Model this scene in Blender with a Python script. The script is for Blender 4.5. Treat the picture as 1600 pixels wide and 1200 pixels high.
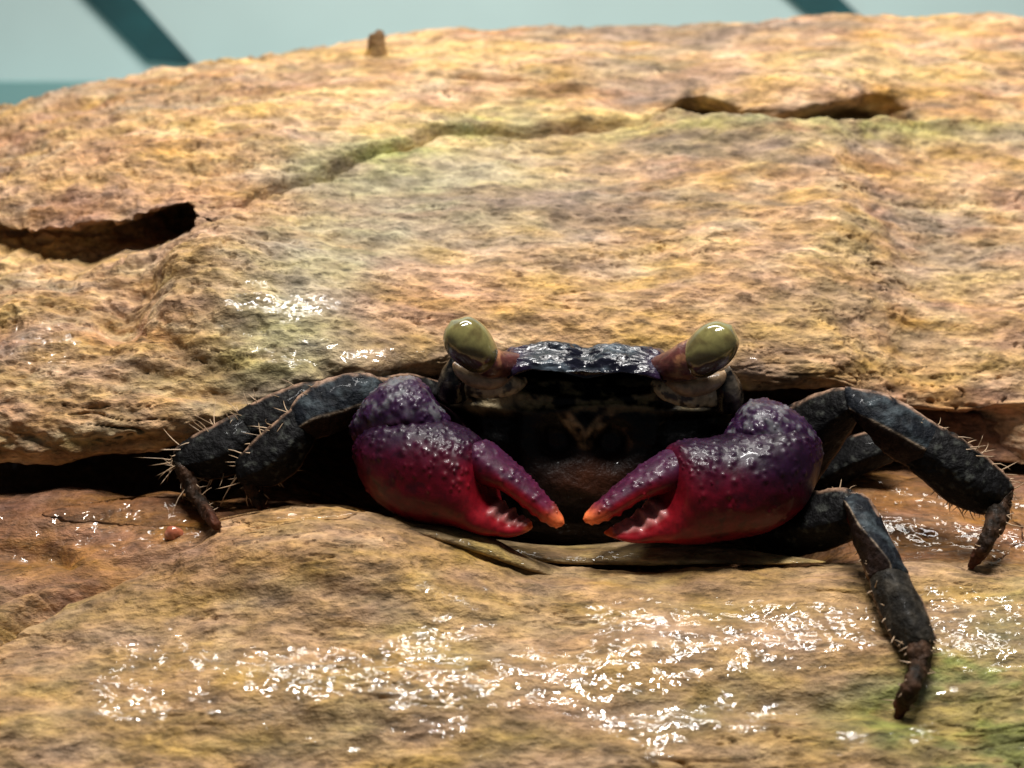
import bpy, math, random
import numpy as np
from mathutils import Vector

# ------------------------------------------------------------------ camera, world, lamps
# design units are centimetres; everything is scaled to metres (S) when meshes are made
S = 0.01
PITCH = math.radians(12.0)
DIST = 11.5                     # camera to the spot between the claws and the face
HALFW = 4.0                     # half picture width at that distance
scene = bpy.context.scene
for o in list(bpy.data.objects):
    bpy.data.objects.remove(o)
col = scene.collection

CAM = np.array([0.0, -DIST * math.cos(PITCH), DIST * math.sin(PITCH)])
FWD = np.array([0.0, math.cos(PITCH), -math.sin(PITCH)])
UPV = np.array([0.0, math.sin(PITCH), math.cos(PITCH)])

cd = bpy.data.cameras.new('camera')
cam = bpy.data.objects.new('camera', cd)
col.objects.link(cam)
cam.location = CAM * S
cam.rotation_euler = (math.pi / 2 - PITCH, 0, 0)
cd.sensor_width = 36.0
cd.lens = 18.0 * DIST / HALFW
cd.clip_start = 0.005
cd.clip_end = 5.0
cd.dof.use_dof = True
cd.dof.focus_distance = 11.4 * S
cd.dof.aperture_fstop = 38.0
scene.camera = cam
scene.render.resolution_x = 1024
scene.render.resolution_y = 768

world = bpy.data.worlds.new('World')
scene.world = world
world.use_nodes = True
bg = world.node_tree.nodes['Background']
bg.inputs[0].default_value = (0.80, 0.92, 1.0, 1)
bg.inputs[1].default_value = 0.07

def area_lamp(name, loc, target, sx, sy, power, color):
    ld = bpy.data.lights.new(name, 'AREA')
    ld.shape = 'RECTANGLE'
    ld.size = sx * S
    ld.size_y = sy * S
    ld.energy = power
    ld.color = color
    o = bpy.data.objects.new(name, ld)
    col.objects.link(o)
    o.location = np.array(loc) * S
    d = Vector(target) - Vector(loc)
    o.rotation_euler = d.to_track_quat('-Z', 'Y').to_euler()
    return o

# the tank's light bar above the crab, and a smaller one further back over the wood
area_lamp('light_bar', (1.5, -4.2, 21.0), (0, -0.5, 0), 11.0, 1.0, 0.74, (1.0, 0.97, 0.93))
area_lamp('light_bar_back', (1.0, 6.0, 20.0), (0, 3.0, 0), 22.0, 3.0, 0.43, (1.0, 0.96, 0.90))

scene.view_settings.view_transform = 'Standard'
scene.view_settings.look = 'None'
scene.view_settings.exposure = 0.0
scene.view_settings.gamma = 1.0

# ------------------------------------------------------------------ helpers
RNG = np.random.default_rng(7)
random.seed(7)

def P(px, py, Y):
    """point on the plane y=Y that shows at photo pixel (px,py) of 1600x1200"""
    px = np.asarray(px, float); py = np.asarray(py, float); Y = np.asarray(Y, float)
    k = HALFW / 800.0 / DIST
    dx = (px - 800) * k
    du = (600 - py) * k
    dy = FWD[1] + du * UPV[1]
    dz = FWD[2] + du * UPV[2]
    t = (Y - CAM[1]) / dy
    return np.stack(np.broadcast_arrays(CAM[0] + t * dx, Y, CAM[2] + t * dz), -1)

def proj(p):
    q = p - CAM
    dep = q @ FWD
    k = HALFW / 800.0 / DIST
    return 800 + q[..., 0] / dep / k, 600 - (q @ UPV) / dep / k

PERM = np.random.default_rng(3).permutation(256)
PERM = np.concatenate([PERM, PERM, PERM])
GR = np.random.default_rng(4).normal(size=(256, 3))
GR /= np.linalg.norm(GR, axis=1, keepdims=True)

def perlin(p):
    i = np.floor(p).astype(np.int64)
    f = p - i
    w = f * f * f * (f * (f * 6 - 15) + 10)
    i &= 255
    out = 0.0
    for a in (0, 1):
        wa = w[..., 0] if a else 1 - w[..., 0]
        for b in (0, 1):
            wb = w[..., 1] if b else 1 - w[..., 1]
            for c in (0, 1):
                wc = w[..., 2] if c else 1 - w[..., 2]
                h = PERM[PERM[PERM[i[..., 0] + a] + i[..., 1] + b] + i[..., 2] + c]
                g = GR[h]
                d = g[..., 0] * (f[..., 0] - a) + g[..., 1] * (f[..., 1] - b) + g[..., 2] * (f[..., 2] - c)
                out = out + wa * wb * wc * d
    return out * 1.6

def fbm(p, scale, oct=3, seed=0.0, gain=0.5):
    s, a, tot = 0.0, 1.0, 0.0
    q = p * np.asarray(scale, float) + seed * 17.31
    for _ in range(oct):
        s = s + a * perlin(q); tot += a
        a *= gain; q = q * 2.03 + 5.1
    return s / tot

def sstep(a, b, x):
    t = np.clip((x - a) / (b - a), 0, 1)
    return t * t * (3 - 2 * t)

def blob(px, py, cx, cy, sx, sy, rot=0.0):
    c, s = math.cos(rot), math.sin(rot)
    dx, dy = px - cx, py - cy
    a = (c * dx + s * dy) / sx; b = (-s * dx + c * dy) / sy
    return np.exp(-0.5 * (a * a + b * b))

def lerp(a, b, t):
    return a + (b - a) * t[..., None]

def catmull(P_, ts):
    """Catmull-Rom through rows P_ (n,...) at parameters ts in 0..n-1"""
    P_ = np.asarray(P_, float)
    n = len(P_)
    i = np.clip(np.floor(ts).astype(int), 0, n - 2)
    f = (ts - i).reshape((-1,) + (1,) * (P_.ndim - 1))
    p1, p2 = P_[i], P_[i + 1]
    p0 = np.where((i > 0).reshape(f.shape), P_[np.maximum(i - 1, 0)], 2 * p1 - p2)
    p3 = np.where((i < n - 2).reshape(f.shape), P_[np.minimum(i + 2, n - 1)], 2 * p2 - p1)
    return 0.5 * (2 * p1 + (p2 - p0) * f + (2 * p0 - 5 * p1 + 4 * p2 - p3) * f ** 2 + (3 * p1 - p0 - 3 * p2 + p3) * f ** 3)

def mesh_obj(name, verts, faces, mat, parent=None, cols=None, wet=None, smooth=True):
    me = bpy.data.meshes.new(name)
    v = np.asarray(verts, float) * S
    if isinstance(faces, np.ndarray):
        n, k = faces.shape
        me.vertices.add(len(v)); me.vertices.foreach_set('co', v.astype(np.float32).ravel())
        me.loops.add(n * k); me.loops.foreach_set('vertex_index', faces.astype(np.int32).ravel())
        me.polygons.add(n); me.polygons.foreach_set('loop_start', np.arange(0, n * k, k, dtype=np.int32))
        me.update(calc_edges=True)
    else:
        me.from_pydata(v.tolist(), [], faces)
    me.validate()
    if smooth:
        me.polygons.foreach_set('use_smooth', np.ones(len(me.polygons), bool))
    if cols is not None:
        a = me.color_attributes.new('pigment', 'FLOAT_COLOR', 'POINT')
        c = np.ones((len(v), 4), np.float32); c[:, :3] = np.clip(cols, 0, 1)
        a.data.foreach_set('color', c.ravel())
    if wet is not None:
        a = me.attributes.new('wet', 'FLOAT', 'POINT')
        a.data.foreach_set('value', np.asarray(wet, np.float32))
    if mat:
        me.materials.append(mat)
    o = bpy.data.objects.new(name, me)
    col.objects.link(o)
    if parent:
        o.parent = parent
        o.matrix_parent_inverse = PINV.get(parent.name, __import__('mathutils').Matrix())
    return o

PINV = {}

def grid_faces(nu, nv, wrap=False):
    """verts indexed v*nu+u"""
    u = np.arange(nu if wrap else nu - 1)
    v = np.arange(nv - 1)
    U, V = np.meshgrid(u, v)
    U2 = (U + 1) % nu
    return np.stack([V * nu + U, V * nu + U2, (V + 1) * nu + U2, (V + 1) * nu + U], -1).reshape(-1, 4)

def grid_normals(g, wrap):
    """g (nv,nu,3)"""
    du = (np.roll(g, -1, 1) - np.roll(g, 1, 1)) if wrap else np.gradient(g, axis=1)
    dv = np.gradient(g, axis=0)
    n = np.cross(du, dv)
    return n / np.maximum(np.linalg.norm(n, axis=-1, keepdims=True), 1e-12)

class Loft:
    """closed tube of superellipse rings; rings (nv) x segments (nu)"""
    def __init__(self, tops, bots, thick, nv=80, nu=48, expo=2.0, end_round=True):
        T = np.array([P(*t) for t in tops]); B = np.array([P(*b) for b in bots])
        th = np.asarray(thick, float)
        ts = np.linspace(0, len(T) - 1, nv)
        T = catmull(T, ts); B = catmull(B, ts); th = catmull(th[:, None], ts)[:, 0]
        self._ring(T, B, np.maximum(th, 0.002), nv, nu, expo)
    def _ring(self, T, B, th, nv, nu, expo):
        c = (T + B) / 2; h = (T - B) / 2
        tan = np.gradient(c, axis=0)
        hn = h / np.maximum(np.linalg.norm(h, axis=1, keepdims=True), 1e-9)
        nrm = np.cross(tan, hn)
        nrm /= np.maximum(np.linalg.norm(nrm, axis=1, keepdims=True), 1e-9)
        sgn = np.sign(nrm[:, 1]); sgn[sgn == 0] = 1
        nrm = nrm * (-sgn)[:, None]                # towards the viewer's side (-y)
        # smooth the normals along the loft
        for _ in range(6):
            nrm[1:-1] = (nrm[:-2] + 2 * nrm[1:-1] + nrm[2:]) / 4
        nrm /= np.maximum(np.linalg.norm(nrm, axis=1, keepdims=True), 1e-9)
        ph = np.linspace(0, 2 * np.pi, nu, endpoint=False)
        e = 2.0 / expo
        cs = np.sign(np.cos(ph)) * np.abs(np.cos(ph)) ** e
        sn = np.sign(np.sin(ph)) * np.abs(np.sin(ph)) ** e
        g = c[:, None] + h[:, None] * cs[None, :, None] + nrm[:, None] * th[:, None, None] * sn[None, :, None]
        self.g = g
        self.nv, self.nu = nv, nu
        self.s = np.repeat(np.linspace(0, 1, nv), nu).reshape(nv, nu)
        self.phi = np.tile(ph, nv).reshape(nv, nu)
        self.up = np.tile(cs, nv).reshape(nv, nu)        # +1 at 'top' edge, -1 at 'bottom'
        self.front = np.tile(sn, nv).reshape(nv, nu)
        self.orient()
    def orient(self):
        n = grid_normals(self.g, True)
        cen = self.g.mean(1, keepdims=True)
        out = ((self.g - cen) * n).sum()
        self.flip = out < 0
        self.n = -n if self.flip else n
    def displace(self, d):
        self.g = self.g + self.n * d[..., None]
        self.orient()
    def build(self, name, mat, parent, cols=None, wet=None):
        v = self.g.reshape(-1, 3)
        f = grid_faces(self.nu, self.nv, True)
        if self.flip:
            f = f[:, ::-1]
        n0 = len(v)
        v = np.concatenate([v, self.g[0].mean(0)[None], self.g[-1].mean(0)[None]])
        fl = [tuple(q) for q in f]
        last = (self.nv - 1) * self.nu
        for u in range(self.nu):
            a, b = u, (u + 1) % self.nu
            t0 = (n0, b, a); t1 = (n0 + 1, last + a, last + b)
            if self.flip:
                t0 = t0[::-1]; t1 = t1[::-1]
            fl.append(t0); fl.append(t1)
        if cols is not None:
            c = cols.reshape(-1, 3)
            cols = np.concatenate([c, cols[0].mean(0)[None], cols[-1].mean(0)[None]])
        return mesh_obj(name, v, fl, mat, parent, cols, wet)

class Tube(Loft):
    """round tube along 3-D points with radii (cm); optional flattening"""
    def __init__(self, pts, rad, nv=40, nu=24, flat=1.0, expo=2.0):
        C = np.asarray(pts, float); R = np.asarray(rad, float)
        ts = np.linspace(0, len(C) - 1, nv)
        C = catmull(C, ts); R = np.maximum(catmull(R[:, None], ts)[:, 0], 0.0008)
        tan = np.gradient(C, axis=0)
        tan /= np.linalg.norm(tan, axis=1, keepdims=True)
        side = np.cross(tan, np.array([0.0, 1.0, 0.0]))
        side /= np.maximum(np.linalg.norm(side, axis=1, keepdims=True), 1e-6)
        self._ring(C + side * R[:, None], C - side * R[:, None], R * flat, nv, nu, expo)

def granules(L, n, rad, amp, weight=None, seed=1):
    """add n small round bumps to a loft's surface; returns bump height field"""
    rg = np.random.default_rng(seed)
    pts = L.g.reshape(-1, 3)
    w = np.ones(len(pts)) if weight is None else np.maximum(weight.reshape(-1), 0)
    idx = rg.choice(len(pts), n, p=w / w.sum())
    d = np.zeros(len(pts))
    for i in idx:
        r = rad * rg.uniform(0.45, 1.5)
        near = np.abs(pts - pts[i]).max(1) < r * 2.4
        q = ((pts[near] - pts[i]) ** 2).sum(1) / (r * r)
        d[near] = np.maximum(d[near], amp * rg.uniform(0.5, 1.2) * np.exp(-q))
    return d.reshape(L.nv, L.nu)

# ------------------------------------------------------------------ materials
def new_mat(name):
    m = bpy.data.materials.new(name)
    m.use_nodes = True
    nt = m.node_tree
    return m, nt, nt.nodes['Principled BSDF']

def noise_node(nt, scale, detail=4, rough=0.6, stretch=None):
    tc = nt.nodes.new('ShaderNodeTexCoord')
    mp = nt.nodes.new('ShaderNodeMapping')
    if stretch:
        mp.inputs['Scale'].default_value = stretch
    n = nt.nodes.new('ShaderNodeTexNoise')
    n.inputs['Scale'].default_value = scale
    n.inputs['Detail'].default_value = detail
    n.inputs['Roughness'].default_value = rough
    nt.links.new(tc.outputs['Object'], mp.inputs[0])
    nt.links.new(mp.outputs[0], n.inputs['Vector'])
    return n

def math_node(nt, op, a, b):
    m = nt.nodes.new('ShaderNodeMath'); m.operation = op
    for k, x in enumerate((a, b)):
        if isinstance(x, (int, float)):
            m.inputs[k].default_value = x
        else:
            nt.links.new(x, m.inputs[k])
    return m.outputs[0]

def map_range(nt, x, a, b, c, d):
    m = nt.nodes.new('ShaderNodeMapRange')
    nt.links.new(x, m.inputs[0])
    for k, v in enumerate((a, b, c, d)):
        m.inputs[k + 1].default_value = v
    return m.outputs[0]

def attr(nt, name):
    a = nt.nodes.new('ShaderNodeAttribute'); a.attribute_name = name
    return a

def bump(nt, h, dist, strength=1.0, normal=None):
    b = nt.nodes.new('ShaderNodeBump')
    b.inputs['Strength'].default_value = strength
    b.inputs['Distance'].default_value = dist
    nt.links.new(h, b.inputs['Height'])
    if normal is not None:
        nt.links.new(normal, b.inputs['Normal'])
    return b.outputs[0]

# wood: pigment from the mesh, fine fibres and pores in the shader, gloss where it is wet
WOOD, nt, bs = new_mat('driftwood')
ca = attr(nt, 'pigment'); wa = attr(nt, 'wet')
n1 = noise_node(nt, 900, 5, 0.65, (0.45, 1, 1))
n2 = noise_node(nt, 2600, 3, 0.6, (0.5, 1, 1))
n3 = noise_node(nt, 330, 4, 0.6, (0.35, 1, 1))
mixv = math_node(nt, 'ADD', math_node(nt, 'MULTIPLY', n1.outputs[0], 0.6), math_node(nt, 'MULTIPLY', n2.outputs[0], 0.4))
fac = map_range(nt, mixv, 0.38, 0.62, 0.62, 1.30)
n4 = noise_node(nt, 1900, 5, 0.7, (0.16, 1, 1))
n5 = noise_node(nt, 620, 7, 0.72, (0.6, 1, 1))
fac = math_node(nt, 'MULTIPLY', fac, map_range(nt, n4.outputs[0], 0.385, 0.43, 0.55, 1.03))
fac = math_node(nt, 'MULTIPLY', fac, map_range(nt, n5.outputs[0], 0.40, 0.60, 0.68, 1.28))
vm = nt.nodes.new('ShaderNodeVectorMath'); vm.operation = 'SCALE'
nt.links.new(ca.outputs['Color'], vm.inputs[0]); nt.links.new(fac, vm.inputs['Scale'])
hs = nt.nodes.new('ShaderNodeHueSaturation')
nt.links.new(vm.outputs[0], hs.inputs['Color'])
nt.links.new(map_range(nt, n3.outputs[0], 0.35, 0.65, 0.494, 0.514), hs.inputs['Hue'])
nt.links.new(map_range(nt, n3.outputs[0], 0.3, 0.7, 0.85, 1.15), hs.inputs['Saturation'])
nt.links.new(hs.outputs[0], bs.inputs['Base Color'])
nt.links.new(map_range(nt, wa.outputs['Fac'], 0, 1, 0.80, 0.50), bs.inputs['Roughness'])
b1 = bump(nt, n1.outputs[0], 0.00035, 1.0)
b2 = bump(nt, n2.outputs[0], 0.00018, 1.0, bump(nt, n5.outputs[0], 0.00035, 1.0, b1))
nt.links.new(b2, bs.inputs['Normal'])
nt.links.new(map_range(nt, wa.outputs['Fac'], 0.2, 0.8, 0, 1.0), bs.inputs['Coat Weight'])
bs.inputs['Coat Roughness'].default_value = 0.025
bs.inputs['Coat IOR'].default_value = 1.5
nc = noise_node(nt, 400, 2.5, 0.5)
nt.links.new(bump(nt, nc.outputs[0], 0.0011, 1.0), bs.inputs['Coat Normal'])
bs.inputs['Specular IOR Level'].default_value = 0.3

# water film: thin clear layer (clear body plus mirror reflection by Fresnel)
WATER, nt, bs = new_mat('water_film')
out = nt.nodes['Material Output']
tr = nt.nodes.new('ShaderNodeBsdfTransparent'); tr.inputs[0].default_value = (0.97, 0.96, 0.93, 1)
gl = nt.nodes.new('ShaderNodeBsdfGlossy'); gl.inputs['Roughness'].default_value = 0.03
fr = nt.nodes.new('ShaderNodeFresnel'); fr.inputs['IOR'].default_value = 1.36
mx = nt.nodes.new('ShaderNodeMixShader')
nw = noise_node(nt, 330, 2, 0.5)
bn = bump(nt, nw.outputs[0], 0.0008, 1.0)
nt.links.new(bn, gl.inputs['Normal']); nt.links.new(bn, fr.inputs['Normal'])
nt.links.new(fr.outputs[0], mx.inputs[0]); nt.links.new(tr.outputs[0], mx.inputs[1]); nt.links.new(gl.outputs[0], mx.inputs[2])
nt.links.new(mx.outputs[0], out.inputs['Surface'])

def shell_mat(name, rough, coat, bump_scale, bump_d, sss=0.0, var=(0.7, 1.3), spec=0.5):
    m, nt, bs = new_mat(name)
    c = attr(nt, 'pigment')
    n = noise_node(nt, bump_scale, 4, 0.6)
    f = map_range(nt, n.outputs[0], 0.35, 0.65, var[0], var[1])
    vm = nt.nodes.new('ShaderNodeVectorMath'); vm.operation = 'SCALE'
    nt.links.new(c.outputs['Color'], vm.inputs[0]); nt.links.new(f, vm.inputs['Scale'])
    nt.links.new(vm.outputs[0], bs.inputs['Base Color'])
    bs.inputs['Roughness'].default_value = rough
    bs.inputs['Coat Weight'].default_value = coat
    bs.inputs['Specular IOR Level'].default_value = spec
    bs.inputs['Coat Roughness'].default_value = 0.06
    nt.links.new(bump(nt, n.outputs[0], bump_d, 1.0), bs.inputs['Normal'])
    if sss:
        bs.inputs['Subsurface Weight'].default_value = sss
        bs.inputs['Subsurface Radius'].default_value = (1.0, 0.25, 0.12)
        bs.inputs['Subsurface Scale'].default_value = 0.0012
    return m

LEG = shell_mat('leg_shell', 0.6, 0.03, 1500, 0.0003, var=(0.5, 1.4), spec=0.10)
CLAW = shell_mat('claw_shell', 0.42, 0.14, 1300, 0.00005, sss=0.12, spec=0.22)
CARA = shell_mat('carapace_shell', 0.2, 0.3, 700, 0.00025, spec=0.3)
FACE = shell_mat('face_shell', 0.5, 0.1, 1100, 0.0003, spec=0.2)
EYE = shell_mat('eye_surface', 0.12, 1.0, 1800, 0.00002, var=(0.85, 1.15))
STALK = shell_mat('stalk_skin', 0.35, 0.4, 1600, 0.0001)
HAIR = shell_mat('bristle_hair', 0.5, 0.0, 900, 0.00002)

def plain(name, color, rough, scale=60, var=0.12, emit=None):
    m, nt, bs = new_mat(name)
    n = noise_node(nt, scale, 3, 0.5)
    r = nt.nodes.new('ShaderNodeValToRGB')
    r.color_ramp.elements[0].position = 0.3; r.color_ramp.elements[1].position = 0.7
    r.color_ramp.elements[0].color = tuple(x * (1 - var) for x in color) + (1,)
    r.color_ramp.elements[1].color = tuple(min(1, x * (1 + var)) for x in color) + (1,)
    nt.links.new(n.outputs[0], r.inputs[0]); nt.links.new(r.outputs[0], bs.inputs['Base Color'])
    bs.inputs['Roughness'].default_value = rough
    return m

# ------------------------------------------------------------------ background of the tank
def box(name, x0, x1, y0, y1, z0, z1, mat, parent=None):
    v = [(x, y, z) for z in (z0, z1) for y in (y0, y1) for x in (x0, x1)]
    f = [(0, 2, 3, 1), (4, 5, 7, 6), (0, 1, 5, 4), (2, 6, 7, 3), (0, 4, 6, 2), (1, 3, 7, 5)]
    return mesh_obj(name, v, f, mat, parent, smooth=False)

PALE = plain('pale_panel', (0.43, 0.53, 0.52), 0.5, 25, 0.06)
TEAL = plain('teal_water', (0.20, 0.40, 0.40), 0.5, 25, 0.06)
DARK = plain('dark_strip', (0.008, 0.05, 0.055), 0.5, 90, 0.35)
w = box('back_wall', -26, 26, 15.0, 15.6, -8, 22, PALE); w['kind'] = 'structure'
zt = float(P(100, 128, 12.4)[2])
w = box('back_ledge', -26, 26, 12.4, 14.99, -8, zt, TEAL); w['kind'] = 'structure'
w = box('tank_floor', -26, 26, -16, 12.39, -8.6, -8.01, plain('dark_gravel', (.06, .05, .035), .7, 400, .5)); w['kind'] = 'structure'

def lean_strip(name, a, b, c, d, y, label):
    q = [P(a[0], a[1], y), P(b[0], b[1], y), P(c[0], c[1], y), P(d[0], d[1], y)]
    v = [tuple(p) for p in q] + [(p[0], p[1] + 0.08, p[2]) for p in q]
    f = [(0, 1, 2, 3), (7, 6, 5, 4), (0, 4, 5, 1), (1, 5, 6, 2), (2, 6, 7, 3), (3, 7, 4, 0)]
    o = mesh_obj(name, v, f, DARK, smooth=False)
    o['label'] = label; o['category'] = 'strip'; o['group'] = 'dark strips on the tank wall'
    return o
lean_strip('dark_strip', (229, 96), (306, 103), (90, -140), (0, -140), 14.91,
           'dark teal diagonal strip with cut end above the sloping left log edge')
lean_strip('dark_strip', (1262, 22), (1345, 26), (1215, -100), (1120, -100), 14.91,
           'dark teal strip tip just above the flat top of the log')

# ------------------------------------------------------------------ driftwood log
NU = 980
pxs = np.linspace(-420, 2020, NU)
def curve(xs, ys, smooth=55):
    y = np.interp(pxs, xs, ys)
    k = max(1, int(smooth / (pxs[1] - pxs[0])))
    ker = np.hanning(2 * k + 1); ker /= ker.sum()
    return np.convolve(np.pad(y, k, mode='edge'), ker, 'valid')

crest = curve([-420, 0, 150, 260, 330, 400, 470, 560, 640, 720, 800, 870, 950, 1100, 1270, 1340, 1450, 1600, 2020],
              [905, 900, 875, 850, 828, 811, 805, 810, 830, 852, 880, 897, 899, 890, 880, 882, 888, 890, 895], 40)
lip = curve([-420, 0, 100, 200, 300, 400, 500, 600, 700, 800, 900, 1000, 1140, 1200, 1300, 1360, 1420, 1500, 1650, 2020],
            [712, 706, 704, 694, 684, 652, 615, 596, 588, 572, 570, 572, 588, 602, 606, 650, 700, 718, 724, 730], 40)
top = curve([-420, -200, 0, 100, 200, 300, 400, 500, 600, 700, 900, 1100, 1300, 1400, 1600, 2020],
            [360, 260, 185, 150, 122, 103, 86, 71, 58, 46, 41, 36, 30, 31, 38, 60], 40)
lipY = curve([-420, 0, 300, 500, 700, 800, 1000, 1140, 1250, 1400, 1600, 2020], [.15, .15, .25, .5, .8, .95, .95, .8, .75, .85, .8, .7], 60)
# how far the crevice floor drops behind the crest, and how it rises again to the back
drop = curve([-420, 0, 250, 340, 450, 620, 760, 1150, 1270, 1360, 1600, 2020], [-.12, -.12, -.05, .06, .28, .55, .6, .55, .3, .0, -.06, -.06], 60)
backz = curve([-420, 0, 250, 350, 500, 1200, 1330, 1600, 2020], [-.62, -.62, -.68, -.80, -1.4, -1.5, -.75, -.62, -.62], 60)
ceilz = curve([-420, 0, 300, 500, 700, 1150, 1300, 1600, 2020], [-.5, -.46, -.40, -.12, .0, .0, -.1, -.32, -.4], 60)

rows = []
def row_px(py, Y):
    rows.append(P(pxs, py, np.broadcast_to(Y, pxs.shape)))
def row_z(Y, z):
    x = rows[-1][:, 0]
    rows.append(np.stack([x, np.broadcast_to(Y, x.shape), np.broadcast_to(z, x.shape)], -1))
cb = crest
row_px(cb * 0 + 2100, -3.6)
row_px(cb * 0 + 1650, -3.2)
row_px(cb * 0 + 1350, -2.75)
row_px(cb * 0 + 1200, -2.25)
row_px(1100 + (cb - 870) * .25, -1.82)
row_px(1010 + (cb - 870) * .45, -1.40)
row_px(cb + 62, -1.02)
row_px(cb + 20, -0.74)
row_px(cb, -0.50)
cz = rows[-1][:, 2]
row_z(-0.22, cz - drop * 0.75)
sideL = sstep(360, 240, pxs); sideR = sstep(1290, 1400, pxs)
zs1 = P(pxs, curve([-420, 0, 60, 110, 170, 230, 300, 1300, 2020], [775, 772, 762, 764, 778, 770, 788, 800, 800], 25), np.full(NU, .30))[:, 2]
zs2 = P(pxs, curve([-420, 300, 1300, 2020], [800, 800, 728, 728]), np.full(NU, 1.3))[:, 2]
zc = cz - drop
sd = np.clip(sideL + sideR, 0, 1)
row_z(0.30, zc + (zs1 - zc) * sd)
row_z(1.3, zc + (zs2 - zc) * sd - .05 * (1 - sd))
row_z(2.4, zc + (zs2 - .25 - zc) * sd)
row_z(3.1, rows[-1][:, 2] * .5 + ceilz * .5)
row_z(2.5, ceilz - .02)
row_z(1.55, ceilz + .0)
row_px(lip + 4, lipY + 0.22)
row_px(lip - 22, lipY)
rows_lip = len(rows) - 1
for f, Y in ((.13, .22), (.32, .80), (.55, 1.75), (.78, 3.0), (.93, 4.05), (1.0, 5.0)):
    lp = lip - 22
    row_px(lp + (top - lp) * f, lipY + Y)
topz = rows[-1][:, 2]
row_z(6.3, topz - .35)
row_z(7.6, topz - 2.4)
row_z(7.8, topz - 7.0)
R = np.array(rows)
# samples per span, dense where the camera looks
spans = [3, 6, 16, 46, 42, 40, 26, 20, 18, 26, 34, 26, 12, 12, 16, 20, 24, 40, 56, 84, 70, 50, 34, 10, 6, 4]
spans = spans[:len(R) - 1] + [4] * max(0, len(R) - 1 - len(spans))
ts = np.concatenate([np.linspace(i, i + 1, n, endpoint=False) for i, n in enumerate(spans)] + [[len(R) - 1]])
G = catmull(R, ts)
NV = len(ts)
VT = np.repeat(ts[:, None], NU, 1)
PX, PY = proj(G)
upper = sstep(rows_lip - 1.2, rows_lip - 0.3, VT)           # 1 on the upper lobe
lower = 1 - sstep(8.3, 9.5, VT)                             # 1 on the lower lobe
floor_m = sstep(8.0, 9.0, VT) * (1 - sstep(12.5, 13.2, VT))
N = grid_normals(G, False)
if (N[int(NV * .15), NU // 2] @ np.array([0, -1, 0.5])) < 0:
    N = -N
# --- shape: hollows, steps and bumps
warp = fbm(G, (0.5, .9, .9), 2, 1.0)
wx = PX + 30 * fbm(G, (1.2, 2, 2), 3, 2.0)
wy = PY + 16 * fbm(G, (1.2, 2, 2), 3, 3.0)
def seg_side(pts, x, y):
    """signed vertical distance y - polyline(x); positive below the line"""
    xs, ys = zip(*pts)
    return y - np.interp(x, xs, ys)
back = np.zeros_like(PX)
# left hollow: roof line above, sill below, widest at x~250
roof = np.interp(wx, [-420, 0, 60, 160, 230, 290, 318, 335], [364, 374, 370, 366, 354, 350, 356, 386])
sill = np.interp(wx, [-420, 0, 60, 200, 270, 318, 335], [388, 408, 420, 420, 406, 366, 386])
hol = sstep(-3, 7, wy - roof) * sstep(-3, 8, sill - wy) * sstep(340, 318, wx) * upper
deep = 0.42 + 1.3 * blob(PX, PY, 270, 375, 75, 60)
back += hol * deep
# ledge just under that hollow reaches in a little, then the lump with the knot
d_n = np.zeros_like(PX)
d_n += upper * 0.30 * blob(wx, wy, 120, 300, 230, 48, -.25)
d_n += upper * 0.34 * blob(wx, wy, 330, 455, 120, 60, -.5)
d_n += upper * 0.14 * blob(wx, wy, 60, 560, 130, 70)
d_n += upper * 0.10 * blob(wx, wy, 440, 560, 90, 35)
d_n -= upper * 0.26 * blob(wx, wy, 205, 490, 26, 50, .5)
d_n -= upper * 0.12 * blob(wx, wy, 262, 545, 45, 14, .5)
d_n -= upper * 0.10 * blob(wx, wy, 520, 590, 40, 14, .7)
# crease from the hollow up to the right, the slab below it stands proud
cr = seg_side([(300, 372), (400, 322), (500, 272), (600, 232), (700, 205), (820, 196), (1000, 196), (1060, 190)], wx, wy)
crm = sstep(330, 420, wx) * sstep(1080, 900, wx) * upper
d_n += crm * (0.10 * sstep(3, -3, cr) * np.exp(np.minimum(cr, 0) / 90) - 0.13 * np.exp(-((cr - 2) / 3.5) ** 2))
# fold line near the top
cr2 = seg_side([(560, 128), (700, 128), (850, 138), (1000, 160)], wx, wy)
d_n -= 0.10 * np.exp(-(cr2 / 5) ** 2) * sstep(580, 680, wx) * sstep(1000, 880, wx) * upper
# hollow on the upper right behind a rim
rim = 18 + np.interp(wx, [950, 1030, 1100, 1180, 1300, 1420, 1470], [170, 172, 181, 187, 186, 180, 172])
rtop = 18 + np.interp(wx, [950, 1030, 1070, 1130, 1180, 1260, 1340, 1400, 1470], [170, 160, 140, 150, 166, 160, 148, 152, 172])
h2 = sstep(1010, 1060, wx) * sstep(1460, 1420, wx) * sstep(-18, 26, wy - rtop) * sstep(-2, 5, rim - wy) * upper
back += h2 * (.25 + .75 * np.clip(blob(PX, PY, 1105, 165, 45, 40) + blob(PX, PY, 1360, 165, 60, 40), 0, 1))
d_n += upper * 0.16 * sstep(-2, 4, wy - rim) * np.exp(-np.maximum(wy - rim, 0) / 26) * sstep(980, 1060, wx) * sstep(1650, 1500, wx)
d_n += upper * 0.10 * blob(wx, wy, 1280, 120, 190, 26)
# underside bite on the right behind the leg
back += upper * 0.5 * sstep(628, 655, wy) * blob(wx, wy, 1490, 690, 90, 60)
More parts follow.
